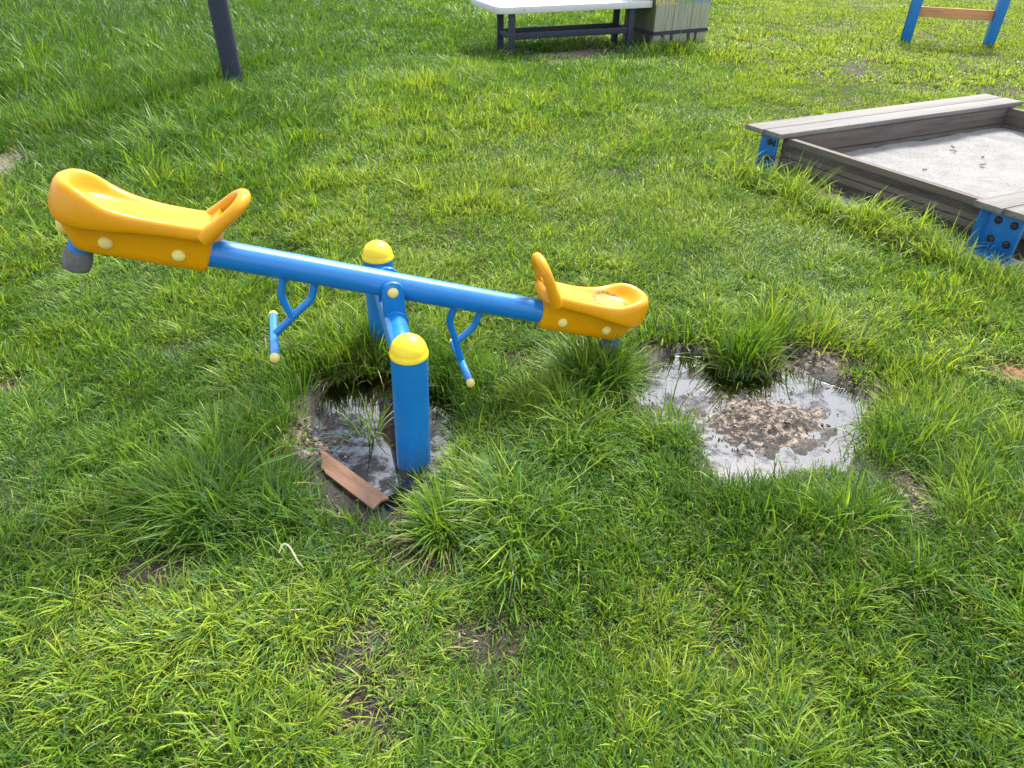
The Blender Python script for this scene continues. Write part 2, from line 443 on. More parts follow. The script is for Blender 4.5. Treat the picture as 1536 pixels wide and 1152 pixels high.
# ------------------------------------------------------------------ puddle water
def water_mat(name, lo, hi, sc, th):
    mt, nt, bs = new_mat(name)
    n1 = noise(nt, sc, 7, 0.72, dist=0.25)
    tp = N(nt, 'ShaderNodeBsdfTransparent'); tp.inputs['Color'].default_value = (0.58, 0.47, 0.36, 1)
    gl = N(nt, 'ShaderNodeBsdfGlossy'); gl.inputs['Color'].default_value = (0.93, 0.97, 1.0, 1); gl.inputs['Roughness'].default_value = 0.015
    fr = N(nt, 'ShaderNodeFresnel'); fr.inputs['IOR'].default_value = 1.40
    film = ramp(nt, n1.outputs['Fac'], [(th - 0.05, (lo,) * 3), (th, ((lo + hi) * 0.4,) * 3), (th + 0.06, (hi,) * 3)])   # pale film lying on standing water
    ad = N(nt, 'ShaderNodeMath', operation='ADD', use_clamp=True)
    nt.links.new(film.outputs['Color'], ad.inputs[0]); nt.links.new(fr.outputs[0], ad.inputs[1])
    ms = N(nt, 'ShaderNodeMixShader')
    nt.links.new(ad.outputs[0], ms.inputs[0]); nt.links.new(tp.outputs[0], ms.inputs[1]); nt.links.new(gl.outputs[0], ms.inputs[2])
    bp = N(nt, 'ShaderNodeBump'); bp.inputs['Strength'].default_value = 0.010; bp.inputs['Distance'].default_value = 0.002
    nt.links.new(n1.outputs['Fac'], bp.inputs['Height']); nt.links.new(bp.outputs[0], gl.inputs['Normal'])
    nt.links.new(ms.outputs[0], nt.nodes['Material Output'].inputs['Surface'])
    return mt
for P, wm in ((P1, water_mat('dark_puddle', 0.0, 0.17, 12, 0.50)), (P2, water_mat('filmy_puddle', 0.02, 0.22, 8, 0.44))):
    pts = np.array(spline(P, 4, True)); c0 = pts.mean(0)
    d = pts - c0; L = np.linalg.norm(d, axis=1, keepdims=True); pts = c0 + d * (L + 0.05) / L
    mb = MB(); n = len(pts)
    mb.add([(x, y, -0.022) for x, y in pts], [tuple(range(n))])
    w = build(mb, 'water', wm); tag(w, kind='structure')
    if w.data.polygons[0].normal.z < 0: w.data.flip_normals()

# ------------------------------------------------------------------ grass
def features(x, y):
    """length (m), yellowness 0..1, density 0..1, flattening 0..1, straw share"""
    d = np.hypot(x, y)
    s1, s2 = puddle_sd(x, y); sp_ = np.minimum(s1, s2)
    big = fbm(x, y, 0.8, 3, 31); med = fbm(x, y, 3.0, 3, 41)
    fin = fbm(x, y, 8.0, 2, 47)
    L = 0.056 + 0.040 * (big - 0.5) + 0.055 * (med - 0.5) + 0.060 * (fin - 0.5)
    # short dry lawn right and back, longer growth up the left
    lawn = sstep(0.4, 2.2, x - 0.22 * (y - 3)) * sstep(3.0, 4.6, y)
    mid = blob(x, y, -0.2, 4.3, 1.7, 1.3)
    L = L - 0.022 * lawn - 0.014 * mid
    L = L + 0.075 * sstep(-0.6, -2.2, x + 0.25 * (y - 4)) * sstep(3.4, 5.0, y)
    L = L + 0.030 * sstep(5.5, 7.5, y) * sstep(2.0, 0.5, x)
    # rank growth at the wet edges, posts and the things standing in the lawn
    rim = sstep(0.30, 0.02, sp_) * (1 - 0.85 * blob(x, y, 1.42, 2.15, 0.16, 0.3)) * (1 - 0.9 * blob(x, y, 0.46, 2.15, 0.14, 0.16)) * sstep(0.25, 0.55, fbm(x, y, 2.6, 2, 77))
    L = L + 0.055 * rim
    a, b = sb_local(x, y)
    L = L + 0.10 * sstep(-0.45, -0.18, a) * sstep(-0.0, -0.06, a) * (0.45 + 0.9 * fin) * sstep(-0.2, 0.1, b) * sstep(SB_W + .3, SB_W, b)
    L = L + 0.10 * blob(x, y, -0.90, 1.56, 0.20, 0.16) + 0.08 * blob(x, y, 0.02, 1.58, 0.18, 0.24) + 0.05 * blob(x, y, -0.62, 2.58, 0.25, 0.12)
    L = L + 0.015 * blob(x, y, 0.985, 2.52, 0.09, 0.08) + 0.06 * blob(x, y, 0.22, 2.02, 0.12, 0.18) + 0.05 * blob(x, y, 0.95, 1.62, 0.30, 0.10)
    L = L + 0.07 * blob(x, y, 0.60, 2.09, 0.05, 0.05) + 0.10 * blob(x, y, -0.50, 1.99, 0.05, 0.05) + 0.03 * blob(x, y, 1.55, 1.75, 0.2, 0.25)
    L = L + 0.0 * blob(x, y, -2.8, 7.4, 0.3, 0.3) - 0.05 * blob(x, y, 0.5, 8.5, 1.1, 0.35, 0.41) - 0.07 * blob(x, y, -2.62, 6.95, 0.22, 0.22) + 0.03 * blob(x, y, 1.1, 8.75, 0.4, 0.2, 0.41) + 0.10 * blob(x, y, 1.9, 9.3, 0.5, 0.3, 0.41) 
    front = sstep(0.0, -0.10, sp_ - 0.16) * (sstep(2.0, 1.8, y) + sstep(0.45, 0.30, x) * 0) * near_pud(x, y)
    L = L * (1 - 0.45 * front) * (1 - 0.6 * blob(x, y, -0.10, 2.0, 0.13, 0.22))
    L = L * (1 - 0.5 * blob(x, y, 0.47, 2.10, 0.12, 0.10)) + 0.20 * blob(x, y, 0.335, 2.30, 0.08, 0.06)
    for (cx, cy, rx, ry) in BARE:
        L = L * (1 - 0.55 * blob(x, y, cx, cy - 0.06, rx * 1.7, ry * 2.2))
    yel = 0.47 + 0.6 * (fin - 0.5) + 0.9 * (med - 0.5) + 0.5 * (big - 0.5)
    yel = yel + 0.46 * lawn + 0.36 * mid - 0.30 * rim
    yel = yel + 0.16 * blob(x, y, -0.9, 1.05, 0.45, 0.22) + 0.32 * blob(x, y, 0.3, 1.15, 0.45, 0.3) + 0.2 * blob(x, y, 0.72, 1.05, 0.12, 0.2) + 0.2 * blob(x, y, 1.9, 2.9, .6, .5)
    yel = yel - 0.32 * sstep(-0.4, -2.4, x + 0.2 * (y - 4)) * sstep(3.2, 5.0, y) - 0.22 * blob(x, y, -1.2, 1.9, 0.5, 0.4) - 0.18 * blob(x, y, 1.3, 1.3, 0.5, 0.4)
    yel = yel - 0.25 * sstep(6.5, 9, y) * sstep(1.8, 0.6, x) - 0.35 * blob(x, y, -0.80, 1.55, 0.22, 0.2)
    dens = 0.78 + 1.5 * (fbm(x, y, 7.5, 3, 55) - 0.45) + 0.50 * lawn + 0.5 * sstep(4.8, 7, y)
    dens = dens - 1.4 * blob(x, y, -0.50, 1.66, 0.20, 0.09, -0.71)
    for (cx, cy, rx, ry) in BARE:
        dens = dens - 1.9 * blob(x, y, cx, cy, rx * 1.2, ry * 1.25)
    dens = np.clip(dens, 0, 1) * sstep(-0.035, 0.03, sp_)
    tuft = np.maximum.reduce([blob(x, y, 0.335, 2.30, 0.09, 0.06), blob(x, y, 0.985, 2.51, 0.075, 0.065), blob(x, y, 0.605, 2.085, 0.045, 0.035), 0.7 * blob(x, y, -0.50, 1.99, 0.04, 0.035), 0.9 * blob(x, y, -0.30, 1.725, 0.055, 0.035), 0.9 * blob(x, y, -0.235, 1.79, 0.035, 0.05)])
    dens = np.maximum(dens, sstep(0.35, 0.75, tuft))
    inb = (a > -0.03) & (a < SB_L + 0.03) & (b > -0.03) & (b < SB_W + 0.03)
    dens = np.where(inb, 0, dens)
    foot = (a > -0.17) & (a < 0.0) & (b > 0.2) & (b < SB_W + 0.1)
    dens = np.where(foot, dens * np.where(fin > 0.52, 0.6, 0.08), dens); L = np.where(foot & (fin <= 0.52), L * 0.55, L)
    bra = (a > -0.22) & (a < 0.05) & (b > SB_W - 0.32) & (b < SB_W + 0.14)
    dens = np.where(bra, dens * 0.12, dens); L = np.where(bra, L * 0.5, L)
    dens = dens * (1 - 0.97 * sstep(0.25, 0.6, blob(x, y, 0.70, 9.05, 0.85, 0.24, 0.41)))
    flatn = 0.50 + 0.7 * (fbm(x, y, 1.7, 2, 66) - 0.5) - 0.45 * rim + 0.15 * sstep(1.5, 0.8, y)
    straw = 0.035 + 0.10 * sstep(0.45, 0.7, fbm(x, y, 4, 2, 91)) + 0.05 * lawn + 0.10 * sum(blob(x, y, cx, cy, rx * 2.2, ry * 2.2) for cx, cy, rx, ry in BARE)
    return np.clip(L, 0.022, 0.19), np.clip(yel, 0, 1), dens, np.clip(flatn, 0, 1), np.clip(straw, 0, 0.5)

def make_blades(n_clump, per, r_a, r_b, width, seed, half_ang=0.80, ctr=0.06, lsc=1.0):
    g = np.random.default_rng(seed)
    # clumps in a sector of the lawn in front of the camera
    rr = np.sqrt(g.uniform(r_a ** 2, r_b ** 2, n_clump)); th = g.uniform(-half_ang, half_ang, n_clump) + ctr * 0
    cx = rr * np.sin(th); cy = rr * np.cos(th)
    L, Y, D, F, S = features(cx, cy)
    if lsc < 1: D = np.clip((D - 0.15) * 1.8, 0, 1); L = 0.5 * L + 0.012; F = F * 0.6 + 0.3; S = S * 1.6
    keep = g.random(n_clump) < D
    cx, cy, L, Y, F, S = (a[keep] for a in (cx, cy, L, Y, F, S))
    k = len(cx)
    cl_len = g.lognormal(0, 0.30, k); cl_y = g.normal(0, 0.20, k); cl_az = g.uniform(0, 2 * PI, k); cl_sp = g.uniform(0.014, 0.038, k) * (1 + 0.12 * rr[keep])
    npc = np.maximum(2, (per * g.lognormal(0, 0.35, k)).astype(int))
    idx = np.repeat(np.arange(k), npc); n = len(idx)
    ox = g.normal(0, 1, n) * cl_sp[idx]; oy = g.normal(0, 1, n) * cl_sp[idx]
    x = cx[idx] + ox; y = cy[idx] + oy
    a, b = sb_local(x, y)
    s1, s2 = puddle_sd(x, y)
    ok = ~((a > -0.02) & (a < SB_L + 0.02) & (b > -0.02) & (b < SB_W + 0.02))
    ok &= (np.hypot(x + 0.335, y - 1.838) > 0.062) & (np.hypot(x + 0.527, y - 2.525) > 0.062) & (np.hypot(x + 2.70, y - 7.17) > 0.10)
    idx, x, y, ox, oy = idx[ok], x[ok], y[ok], ox[ok], oy[ok]; n = len(idx)
    z = ground_z(x, y) - 0.004
    # lean: outwards from the clump, with a slow wind-combed direction
    comb = 2 * PI * fbm(x, y, 0.9, 2, 12) * 1.6
    lx = ox / (cl_sp[idx]) * 0.75 + 0.50 * np.cos(comb) + g.normal(0, 0.45, n) + 0.3 * np.cos(cl_az[idx])
    ly = oy / (cl_sp[idx]) * 0.75 + 0.50 * np.sin(comb) + g.normal(0, 0.45, n) + 0.3 * np.sin(cl_az[idx])
    az = np.arctan2(ly, lx)
    fl = F[idx]
    ln = L[idx] * cl_len[idx] * g.uniform(0.55, 1.25, n)
    a0 = np.abs(g.normal(0.06 + 0.40 * fl, 0.24, n)).clip(0, 1.25)
    a1 = np.abs(g.normal(0.35 + 0.9 * fl, 0.40, n)).clip(0, 1.9)
    dead = g.random(n) < S[idx]; a0 = np.where(dead, a0 + g.uniform(0.3, 0.9, n), a0).clip(0, 1.45)
    low = g.random(n) < (0.10 + 0.16 * fl); a0 = np.where(low, g.uniform(0.9, 1.4, n), a0); a1 = np.where(low, g.uniform(0, 0.5, n), a1)
    wd = width * g.uniform(0.65, 1.3, n) * (0.8 + 3.0 * ln).clip(0.8, 1.35)
    tw = az + PI / 2 + g.normal(0, 0.5, n)
    t = np.array([0, 0.36, 0.70, 1.0])
    px = [x]; py = [y]; pz = [z]
    for j in range(3):
        tm = (t[j] + t[j + 1]) / 2; al = a0 + a1 * tm * 1.2; dl = ln * (t[j + 1] - t[j])
        px.append(px[-1] + dl * np.sin(al) * np.cos(az)); py.append(py[-1] + dl * np.sin(al) * np.sin(az))
        pz.append(np.maximum(pz[-1] + dl * np.cos(al), z + 0.006 + 0.004 * j))
    wv = [wd * 0.5, wd * 0.52, wd * 0.36]
    co = np.empty((n, 7, 3), np.float32)
    wx, wy = np.cos(tw), np.sin(tw)
    for j in range(3):
        co[:, 2 * j, 0] = px[j] - wx * wv[j]; co[:, 2 * j, 1] = py[j] - wy * wv[j]; co[:, 2 * j, 2] = pz[j]
        co[:, 2 * j + 1, 0] = px[j] + wx * wv[j]; co[:, 2 * j + 1, 1] = py[j] + wy * wv[j]; co[:, 2 * j + 1, 2] = pz[j]
    co[:, 6, 0] = px[3]; co[:, 6, 1] = py[3]; co[:, 6, 2] = pz[3]
    # colour: green -> yellow green, blue-green and dead straw blades mixed in
    yy = (Y[idx] + cl_y[idx] + g.normal(0, 0.13, n)).clip(0, 1)[:, None]
    deep = np.array((0.062, 0.148, 0.012)); lush = np.array((0.146, 0.275, 0.019)); lime = np.array((0.308, 0.405, 0.042))
    col = np.where(yy < 0.5, deep + (lush - deep) * yy * 2, lush + (lime - lush) * (yy - 0.5) * 2)
    bl = (g.random(n) < 0.22)[:, None]; col = np.where(bl, np.array((0.060, 0.135, 0.045)) * g.uniform(0.8, 1.5, n)[:, None], col)
    st = dead[:, None]; col = np.where(st, np.array((0.36, 0.32, 0.15)) * g.uniform(0.45, 1.1, n)[:, None], col)
    col = col * g.uniform(0.70, 1.28, n)[:, None]
    return co, col

def grass_mesh(name, parts, mat):
    co = np.concatenate([p[0] for p in parts]); col = np.concatenate([p[1] for p in parts]); n = len(co)
    pat = np.array([0, 1, 3, 2, 2, 3, 5, 4, 4, 5, 6])
    loops = (np.arange(n)[:, None] * 7 + pat[None, :]).ravel()
    sizes = np.tile(np.array([4, 4, 3]), n)
    me = bpy.data.meshes.new(name)
    np_mesh(me, co.reshape(-1, 3), loops, sizes)
    at = me.color_attributes.new('tint', 'FLOAT_COLOR', 'POINT')
    c4 = np.ones((n, 7, 4), np.float32); c4[:, :, :3] = col[:, None, :]
    at.data.foreach_set('color', c4.ravel())
    o = link_mesh(name, me, mat)
    print(name, n, 'blades')
    return o

mt, nt, bs = new_mat('grass_blade')
at = N(nt, 'ShaderNodeAttribute', attribute_name='tint')
nt.links.new(at.outputs['Color'], bs.inputs['Base Color'])
bs.inputs['Roughness'].default_value = 0.45; bs.inputs['Specular IOR Level'].default_value = 0.28
tr = N(nt, 'ShaderNodeBsdfTranslucent')
tc = mix(nt, 1.0, at.outputs['Color'], (1.30, 1.22, 0.65), 'MULTIPLY')
nt.links.new(tc, tr.inputs['Color'])
ms = N(nt, 'ShaderNodeMixShader'); ms.inputs[0].default_value = 0.38
nt.links.new(bs.outputs[0], ms.inputs[1]); nt.links.new(tr.outputs[0], ms.inputs[2])
nt.links.new(ms.outputs[0], nt.nodes['Material Output'].inputs['Surface'])
M['grass'] = mt
def area(a, b, h=0.80): return h * (b * b - a * a)
bands = [(0.3, 2.7, 1450, 30, 0.0037, 1, 1.40), (2.7, 4.8, 950, 26, 0.0047, 2, 1.05), (4.8, 8.5, 560, 22, 0.0064, 3, 0.88), (8.5, 18.0, 230, 17, 0.0105, 4, 0.82)]
parts = [make_blades(int(area(a, b, h) * dn), per, a, b, w, sd, h) for a, b, dn, per, w, sd, h in bands]
parts += [make_blades(int(area(0.3, 2.7, 1.40) * 1700), 7, 0.3, 2.7, 0.0034, 11, 1.40, lsc=0.5), make_blades(int(area(2.7, 4.8, 1.05) * 1300), 7, 2.7, 4.8, 0.0045, 12, 1.05, lsc=0.5)]
go = grass_mesh('grass', parts, M['grass'])
tag(go, 'long tufted green and yellowish grass covering the playground lawn', 'grass', kind='stuff')

# ------------------------------------------------------------------ leaf litter and crumbs on mud and bare soil
def litter():
    g = np.random.default_rng(77); V = []; F = []; C = []
    spots = [(0.93, 2.10, 0.22, 0.15, 420), (0.93, 2.10, 0.36, 0.25, 160), (-0.70, 1.93, 0.10, 0.11, 160), (1.24, 2.50, 0.10, 0.07, 110), (0.55, 2.18, 0.06, 0.08, 50), (1.33, 1.68, 0.06, 0.08, 60), (-0.5, 1.62, 0.12, 0.06, 60)]
    spots += [(cx, cy, rx * 0.7, ry * 0.7, 70) for cx, cy, rx, ry in BARE[:6]]
    pal = np.array([(0.02, 0.014, 0.011), (0.06, 0.042, 0.03), (0.16, 0.115, 0.08), (0.16, 0.12, 0.085), (0.27, 0.215, 0.155)])
    for cx, cy, rx, ry, n in spots:
        x = g.normal(cx, rx * 0.75, n); y = g.normal(cy, ry * 0.75, n)
        z = np.maximum(ground_z(x, y), -0.0215) + 0.001
        for i in range(n):
            L_ = 0.003 + 0.008 * g.random() ** 2; W_ = L_ * g.uniform(0.15, 0.6); a = g.uniform(0, 2 * PI); o = len(V)
            tilt = g.uniform(-0.5, 0.5); h = g.uniform(0.001, 0.004)
            c, s_ = math.cos(a), math.sin(a); col = pal[g.integers(0, 5)] * g.uniform(0.7, 1.3)
            for (u, v, w_) in ((-1, 0, 0), (-0.3, 0.9, h), (0.6, 0.7, h * 0.5), (1, 0, L_ * tilt * 0.6), (0.5, -0.8, h), (-0.4, -0.7, 0)):
                V.append((x[i] + u * L_ * c - v * W_ * s_, y[i] + u * L_ * s_ + v * W_ * c, z[i] + max(0, w_))); C.append((*col, 1))
            F.append(tuple(range(o, o + 6)))
    me = bpy.data.meshes.new('leaf_litter'); me.from_pydata(V, [], F)
    ca = me.color_attributes.new('tint', 'FLOAT_COLOR', 'POINT'); ca.data.foreach_set('color', np.array(C, np.float32).ravel())
    mt, nt, bs = new_mat('litter'); at = N(nt, 'ShaderNodeAttribute', attribute_name='tint')
    nt.links.new(at.outputs['Color'], bs.inputs['Base Color']); bs.inputs['Roughness'].default_value = 0.8
    o = link_mesh('leaf_litter', me, mt); tag(o, 'brown and beige leaf crumbs strewn over the mud and bare soil', 'leaf litter', kind='stuff')
litter()

# ------------------------------------------------------------------ see-saw
P = Vector((-0.318, 1.836, 0.43)); Q = Vector((-0.527, 2.525, 0.43))
cd = Vector((Q.x - P.x, Q.y - P.y, 0)).normalized()            # along the crossbar, away from the camera
bd = Vector((cd.y, -cd.x, 0))                                    # level beam direction, to the right
mid = Vector(((P.x + Q.x) / 2, (P.y + Q.y) / 2, 0))
ss = thing('seesaw', 'blue steel seesaw with two yellow saddle seats standing in a muddy puddle', 'seesaw', mid)
def loc(p): return Vector(p) - mid
def dome(mb, r, h, o, ax, lip=0.004, seg=32, drop=0.012):
    prof = [(r, -drop), (r + lip * 0.4, -drop), (r + lip * 0.4, -0.002), (r, 0.0)]
    for k in range(1, 9):
        a = k / 8 * PI / 2
        prof.append((max(r * 0.985 * math.cos(a), 0.0008), h * math.sin(a)))
    mb.lathe(prof, o, ax, seg)
for base, top in ((Vector((-0.338, 1.840, -0.25)), P), (Vector((-0.545, 2.525, -0.25)), Q)):
    ax = (top - base).normalized()
    mb = MB(); mb.tube([loc(base), loc(top)], 0.0575, 40)
    po = build(mb, 'post', M['post_blue'], ss)
    mb = MB(); dome(mb, 0.0585, 0.056, loc(top), ax, 0.004, 40)
    build(mb, 'cap', M['cap'], po, smooth=50)
mb = MB()
A = Vector((P.x - 0.006, P.y, 0.365)); B = Vector((Q.x - 0.003, Q.y, 0.365))
mb.tube([loc(A), loc(B)], 0.0415, 32)
for e, sgn in ((A, 1), (B, -1)):                                 # weld collars at the posts
    ring = e + cd * sgn * 0.058
    mb.tube([loc(ring - cd * 0.006), loc(ring), loc(ring + cd * 0.006)], [0.042, 0.0455, 0.042], 32)
build(mb, 'crossbar', M['blue'], ss, smooth=40)
PZ = 0.48
piv = Vector((mid.x, mid.y, PZ))
for sgn in (-1, 1):
    o = piv + cd * (sgn * 0.052) - mid
    pts = [o + bd * -0.040 + Vector((0, 0, -0.118)), o + bd * 0.040 + Vector((0, 0, -0.118))]
    for k in range(0, 17):
        a = -0.1 + (PI + 0.2) * k / 16
        pts.append(o + bd * (0.0375 * math.cos(a)) + Vector((0, 0, 0.0375 * math.sin(a))))
    mb = MB(); mb.prism(pts, cd * (sgn * 0.012))
    pl = build(mb, 'pivot_plate', M['blue'], ss, bevel=0.0025)
    mb = MB(); dome(mb, 0.0185, 0.011, o + cd * (sgn * 0.0135), cd * sgn, 0.001, 24, 0.004)
    build(mb, 'bolt_cap', M['bolt_cap'], pl, smooth=50)
    ringo = o + cd * (sgn * 0.013)
    mb = MB(); rz = Vector((0, 0, 0.365 - PZ))
    mb.tube([ringo + rz, ringo + rz + cd * sgn * 0.007], [0.0455, 0.042], 32)
    build(mb, 'weld_bead', M['blue'], pl)
TILT = math.radians(18.5)
d = (bd * math.cos(TILT) - Vector((0, 0, 1)) * math.sin(TILT)).normalized()
wv = (bd * math.sin(TILT) + Vector((0, 0, 1)) * math.cos(TILT)).normalized()
piv0 = piv - mid
mb = MB(); mb.tube([piv0 - d * 0.90, piv0 + d * 0.90], 0.0445, 40)
beam = build(mb, 'beam', M['blue'], ss)

# ---- one seat, in its own frame: x outwards along the beam, y across, z up from the beam axis
OUT = [(-0.036, 0.0), (-0.033, 0.05), (-0.008, 0.080), (0.05, 0.084), (0.13, 0.086), (0.21, 0.097), (0.285, 0.111), (0.345, 0.106), (0.395, 0.074), (0.418, 0.030)]
OUT = OUT + [(0.422, 0.0)] + [(x, -y) for x, y in OUT[:0:-1]]
outline = np.array(spline(OUT, 5, True)); NO = len(outline)
def interp(tab, x): return np.interp(x, [t[0] for t in tab], [t[1] for t in tab])
def sm_interp(tab, x):
    xs = np.clip(x, tab[0][0], tab[-1][0]); k = np.linspace(-0.02, 0.02, 9)
    return np.mean([interp(tab, xs + q) for q in k], axis=0)
def seat_mesh():
    mb = MB()
    rim = [(-0.06, 0.112), (0.0, 0.104), (0.06, 0.100), (0.14, 0.098), (0.21, 0.102), (0.26, 0.110), (0.31, 0.129), (0.36, 0.148), (0.40, 0.154), (0.45, 0.154)]
    dish = [(-0.06, 0.104), (0.02, 0.098), (0.10, 0.092), (0.20, 0.088), (0.27, 0.089), (0.33, 0.096), (0.45, 0.108)]
    lip = [(-0.06, 0.066), (0.05, 0.060), (0.2, 0.052), (0.32, 0.043), (0.40, 0.038), (0.45, 0.038)]
    ctr = np.stack([np.clip(outline[:, 0], 0.03, 0.285), np.zeros(NO)], 1)
    ru = outline[:, 0]
    prof = [(0.0, 'd', 0.0), (0.22, 'd', 0.0), (0.36, 'd', 0.03), (0.46, 'd', 0.14), (0.54, 'd', 0.38), (0.61, 'd', 0.66), (0.67, 'd', 0.86), (0.73, 'd', 0.97), (0.78, 'd', 1.0),
            (0.835, 'r', 0.005), (0.885, 'r', 0.05), (0.925, 'r', 0.13), (0.96, 'r', 0.26), (0.985, 'r', 0.43), (1.0, 'r', 0.62), (0.998, 'r', 0.76), (0.982, 'r', 0.88), (0.955, 'r', 0.955), (0.915, 'r', 0.99), (0.84, 'r', 1.0), (0.62, 'r', 0.97), (0.50, 'r', 0.95)]
    rings = []
    for q, kind, h in prof:
        p = ctr + (outline - ctr) * q
        R_ = sm_interp(rim, ru); D_ = sm_interp(dish, p[:, 0]); L_ = sm_interp(lip, ru)
        if q < 0.6:
            pass
        z = D_ + (R_ - D_) * h if kind == 'd' else R_ + (L_ - R_) * h
        rings.append(np.column_stack([p, z]))
    V = np.concatenate(rings); F = []
    for i in range(len(prof) - 1):
        for k in range(NO):
            l = (k + 1) % NO
            if i == 0: pass
            F.append((i * NO + k, i * NO + l, (i + 1) * NO + l, (i + 1) * NO + k))
    mb.add(V, F)
    # base block that clasps the beam
    lev = [(-0.047, 0.004, 0.352, 0.047), (-0.043, -0.003, 0.360, 0.0515), (-0.02, -0.005, 0.372, 0.053), (0.02, -0.007, 0.392, 0.0545), (0.048, -0.010, 0.404, 0.057), (0.062, -0.020, 0.402, 0.059), (0.080, -0.032, 0.400, 0.060)]
    rows = []
    for w, a, b, hw in lev:
        r_in, r_out = 0.014, 0.040
        ring = []
        for (cx, cy, r, a0) in ((b - r_out, hw - r_out, r_out, 0), (a + r_in, hw - r_in, r_in, 90), (a + r_in, -hw + r_in, r_in, 180), (b - r_out, -hw + r_out, r_out, 270)):
            for k in range(7):
                t = math.radians(a0 + 90 * k / 6)
                ring.append((cx + r * math.cos(t), cy + r * math.sin(t), w))
        rows.append(ring)
    nr = len(rows[0]); V = [p for r in rows for p in r]; F = [tuple(range(nr))[::-1], tuple((len(rows) - 1) * nr + k for k in range(nr))]
    for i in range(len(rows) - 1):
        for k in range(nr):
            l = (k + 1) % nr; F.append((i * nr + k, i * nr + l, (i + 1) * nr + l, (i + 1) * nr + k))
    mb.add(V, F)
    return mb
seat_proto = None
def handle_mesh():
    mb = MB()
    k = Vector((-0.60, 0, 0.80)); o = Vector((0.012, 0, 0.078)); y = Vector((0, 1, 0))
    pts = [(-0.066, -0.012), (-0.069, 0.03), (-0.067, 0.075), (-0.055, 0.118), (-0.028, 0.142), (0.0, 0.147), (0.028, 0.142), (0.055, 0.118), (0.067, 0.075), (0.069, 0.03), (0.066, -0.012)]
    sp_ = spline(pts, 5)
    rad = [0.0215 + 0.007 * max(0, 1 - (p[1] + 0.012) / 0.07) for p in sp_]
    mb.tube([o + y * p[0] + k * p[1] for p in sp_], rad, 18, up=(0.8, 0, 0.6), flat=0.92)
    # web closing the foot of the loop
    pts2 = [(-0.062, -0.02), (-0.062, 0.045), (-0.045, 0.058), (-0.02, 0.050), (0.02, 0.050), (0.045, 0.058), (0.062, 0.045), (0.062, -0.02)]
    nrm = Vector((0.8, 0, 0.6))
    mb.prism([o + y * p[0] + k * p[1] - nrm * 0.009 for p in pts2], nrm * 0.018)
    return mb
for side in (-1, 1):
    x = d * side; y = wv.cross(x)
    mat = Matrix((x, y, wv)).transposed().to_4x4(); mat.translation = piv0 + d * side * 0.575
    mk = M['seat'] if side < 0 else M['seat_muddy']
    st = build(seat_mesh(), 'seat', mk, ss, smooth=70, matrix=mat)
    st['label'] = 'raised yellow saddle seat, clean' if side < 0 else 'lowered yellow saddle seat with dried mud in its hollow'
    build(handle_mesh(), 'handle', mk, st, smooth=60)
    for yy in (-1, 1):
        for uu in (0.08, 0.272):
            mb = MB(); dome(mb, 0.0195, 0.011, Vector((uu, yy * 0.0535, -0.006)), Vector((0, yy, 0)), 0.001, 24, 0.006)
            build(mb, 'bolt_cap', M['bolt_cap'], st, smooth=50)
    mb = MB(); dome(mb, 0.030, 0.012, Vector((0.392, 0, 0.006)), Vector((1, 0, -0.25)), 0.001, 28, 0.012)
    build(mb, 'end_cap', M['bolt_cap'], st, smooth=50)
    mb = MB(); mb.tube([(0.340, 0, -0.02), (0.346, 0, -0.088)], 0.032, 28)
    bumper = build(mb, 'bumper', M['blue'], ss, matrix=mat)
    mb = MB(); mb.lathe([(0.031, 0.003), (0.036, 0.0), (0.039, -0.012), (0.040, -0.026), (0.0385, -0.048), (0.0355, -0.060), (0.030, -0.063)], (0.346, 0, -0.066), (-0.06, 0, 1), 28)
    build(mb, 'rubber_foot', M['rubber'], bumper, smooth=50)
    # foot rest: two bent pipes under the beam joining into one that carries the cross pipe
    mb = MB()
    def pt(s, w): return piv0 + d * (side * s) + wv * w
    j = pt(0.300, -0.185)
    main = spline([pt(0.245, -0.030), pt(0.245, -0.085), pt(0.251, -0.112), pt(0.275, -0.150), pt(0.300, -0.192), pt(0.336, -0.252)], 4)
    mb.tube(main, 0.0125, 18)
    sec = spline([pt(0.345, -0.030), pt(0.345, -0.085), pt(0.339, -0.112), pt(0.318, -0.148), pt(0.294, -0.180)], 4)
    mb.tube(sec, 0.0125, 18)
    fr = build(mb, 'footrest', M['blue'], ss)
    c0 = pt(0.341, -0.262)
    mb = MB(); mb.tube([c0 - cd * 0.150, c0 + cd * 0.150], 0.0145, 22)
    fb = build(mb, 'foot_bar', M['blue'], fr)
    for s2 in (-1, 1):
        mb = MB(); dome(mb, 0.0152, 0.008, c0 + cd * s2 * 0.151, cd * s2, 0.0006, 22, 0.012)
        build(mb, 'end_plug', M['bolt_cap'], fr, smooth=50)

# ------------------------------------------------------------------ reddish board at the puddle
a = Vector((-0.665, 1.832, 0.004)); b = Vector((-0.400, 1.590, 0.030))
L = (b - a).length; ang = math.atan2(b.y - a.y, b.x - a.x)
t = thing('loose_board', 'short reddish weathered board with a split end lying at the puddle edge', 'board', a, ang)
mb = MB()
mb.prism([(0.0, 0.019, 0), (0.014, 0.011, 0), (0.020, 0.012, 0), (0.038, -0.002, 0), (0.046, -0.001, 0), (0.075, -0.020, 0), (0.090, -0.019, 0), (0.105, -0.024, 0), (L, -0.024, 0), (L - 0.008, 0.004, 0), (L + 0.004, 0.023, 0), (0.02, 0.023, 0)], (0, 0, 0.011))
mb.v = [(x, y * 1.3, z) for x, y, z in mb.v]
build(mb, 'plank', M['red_board'], t, bevel=0.002).rotation_euler = (0.12, -0.04, 0)

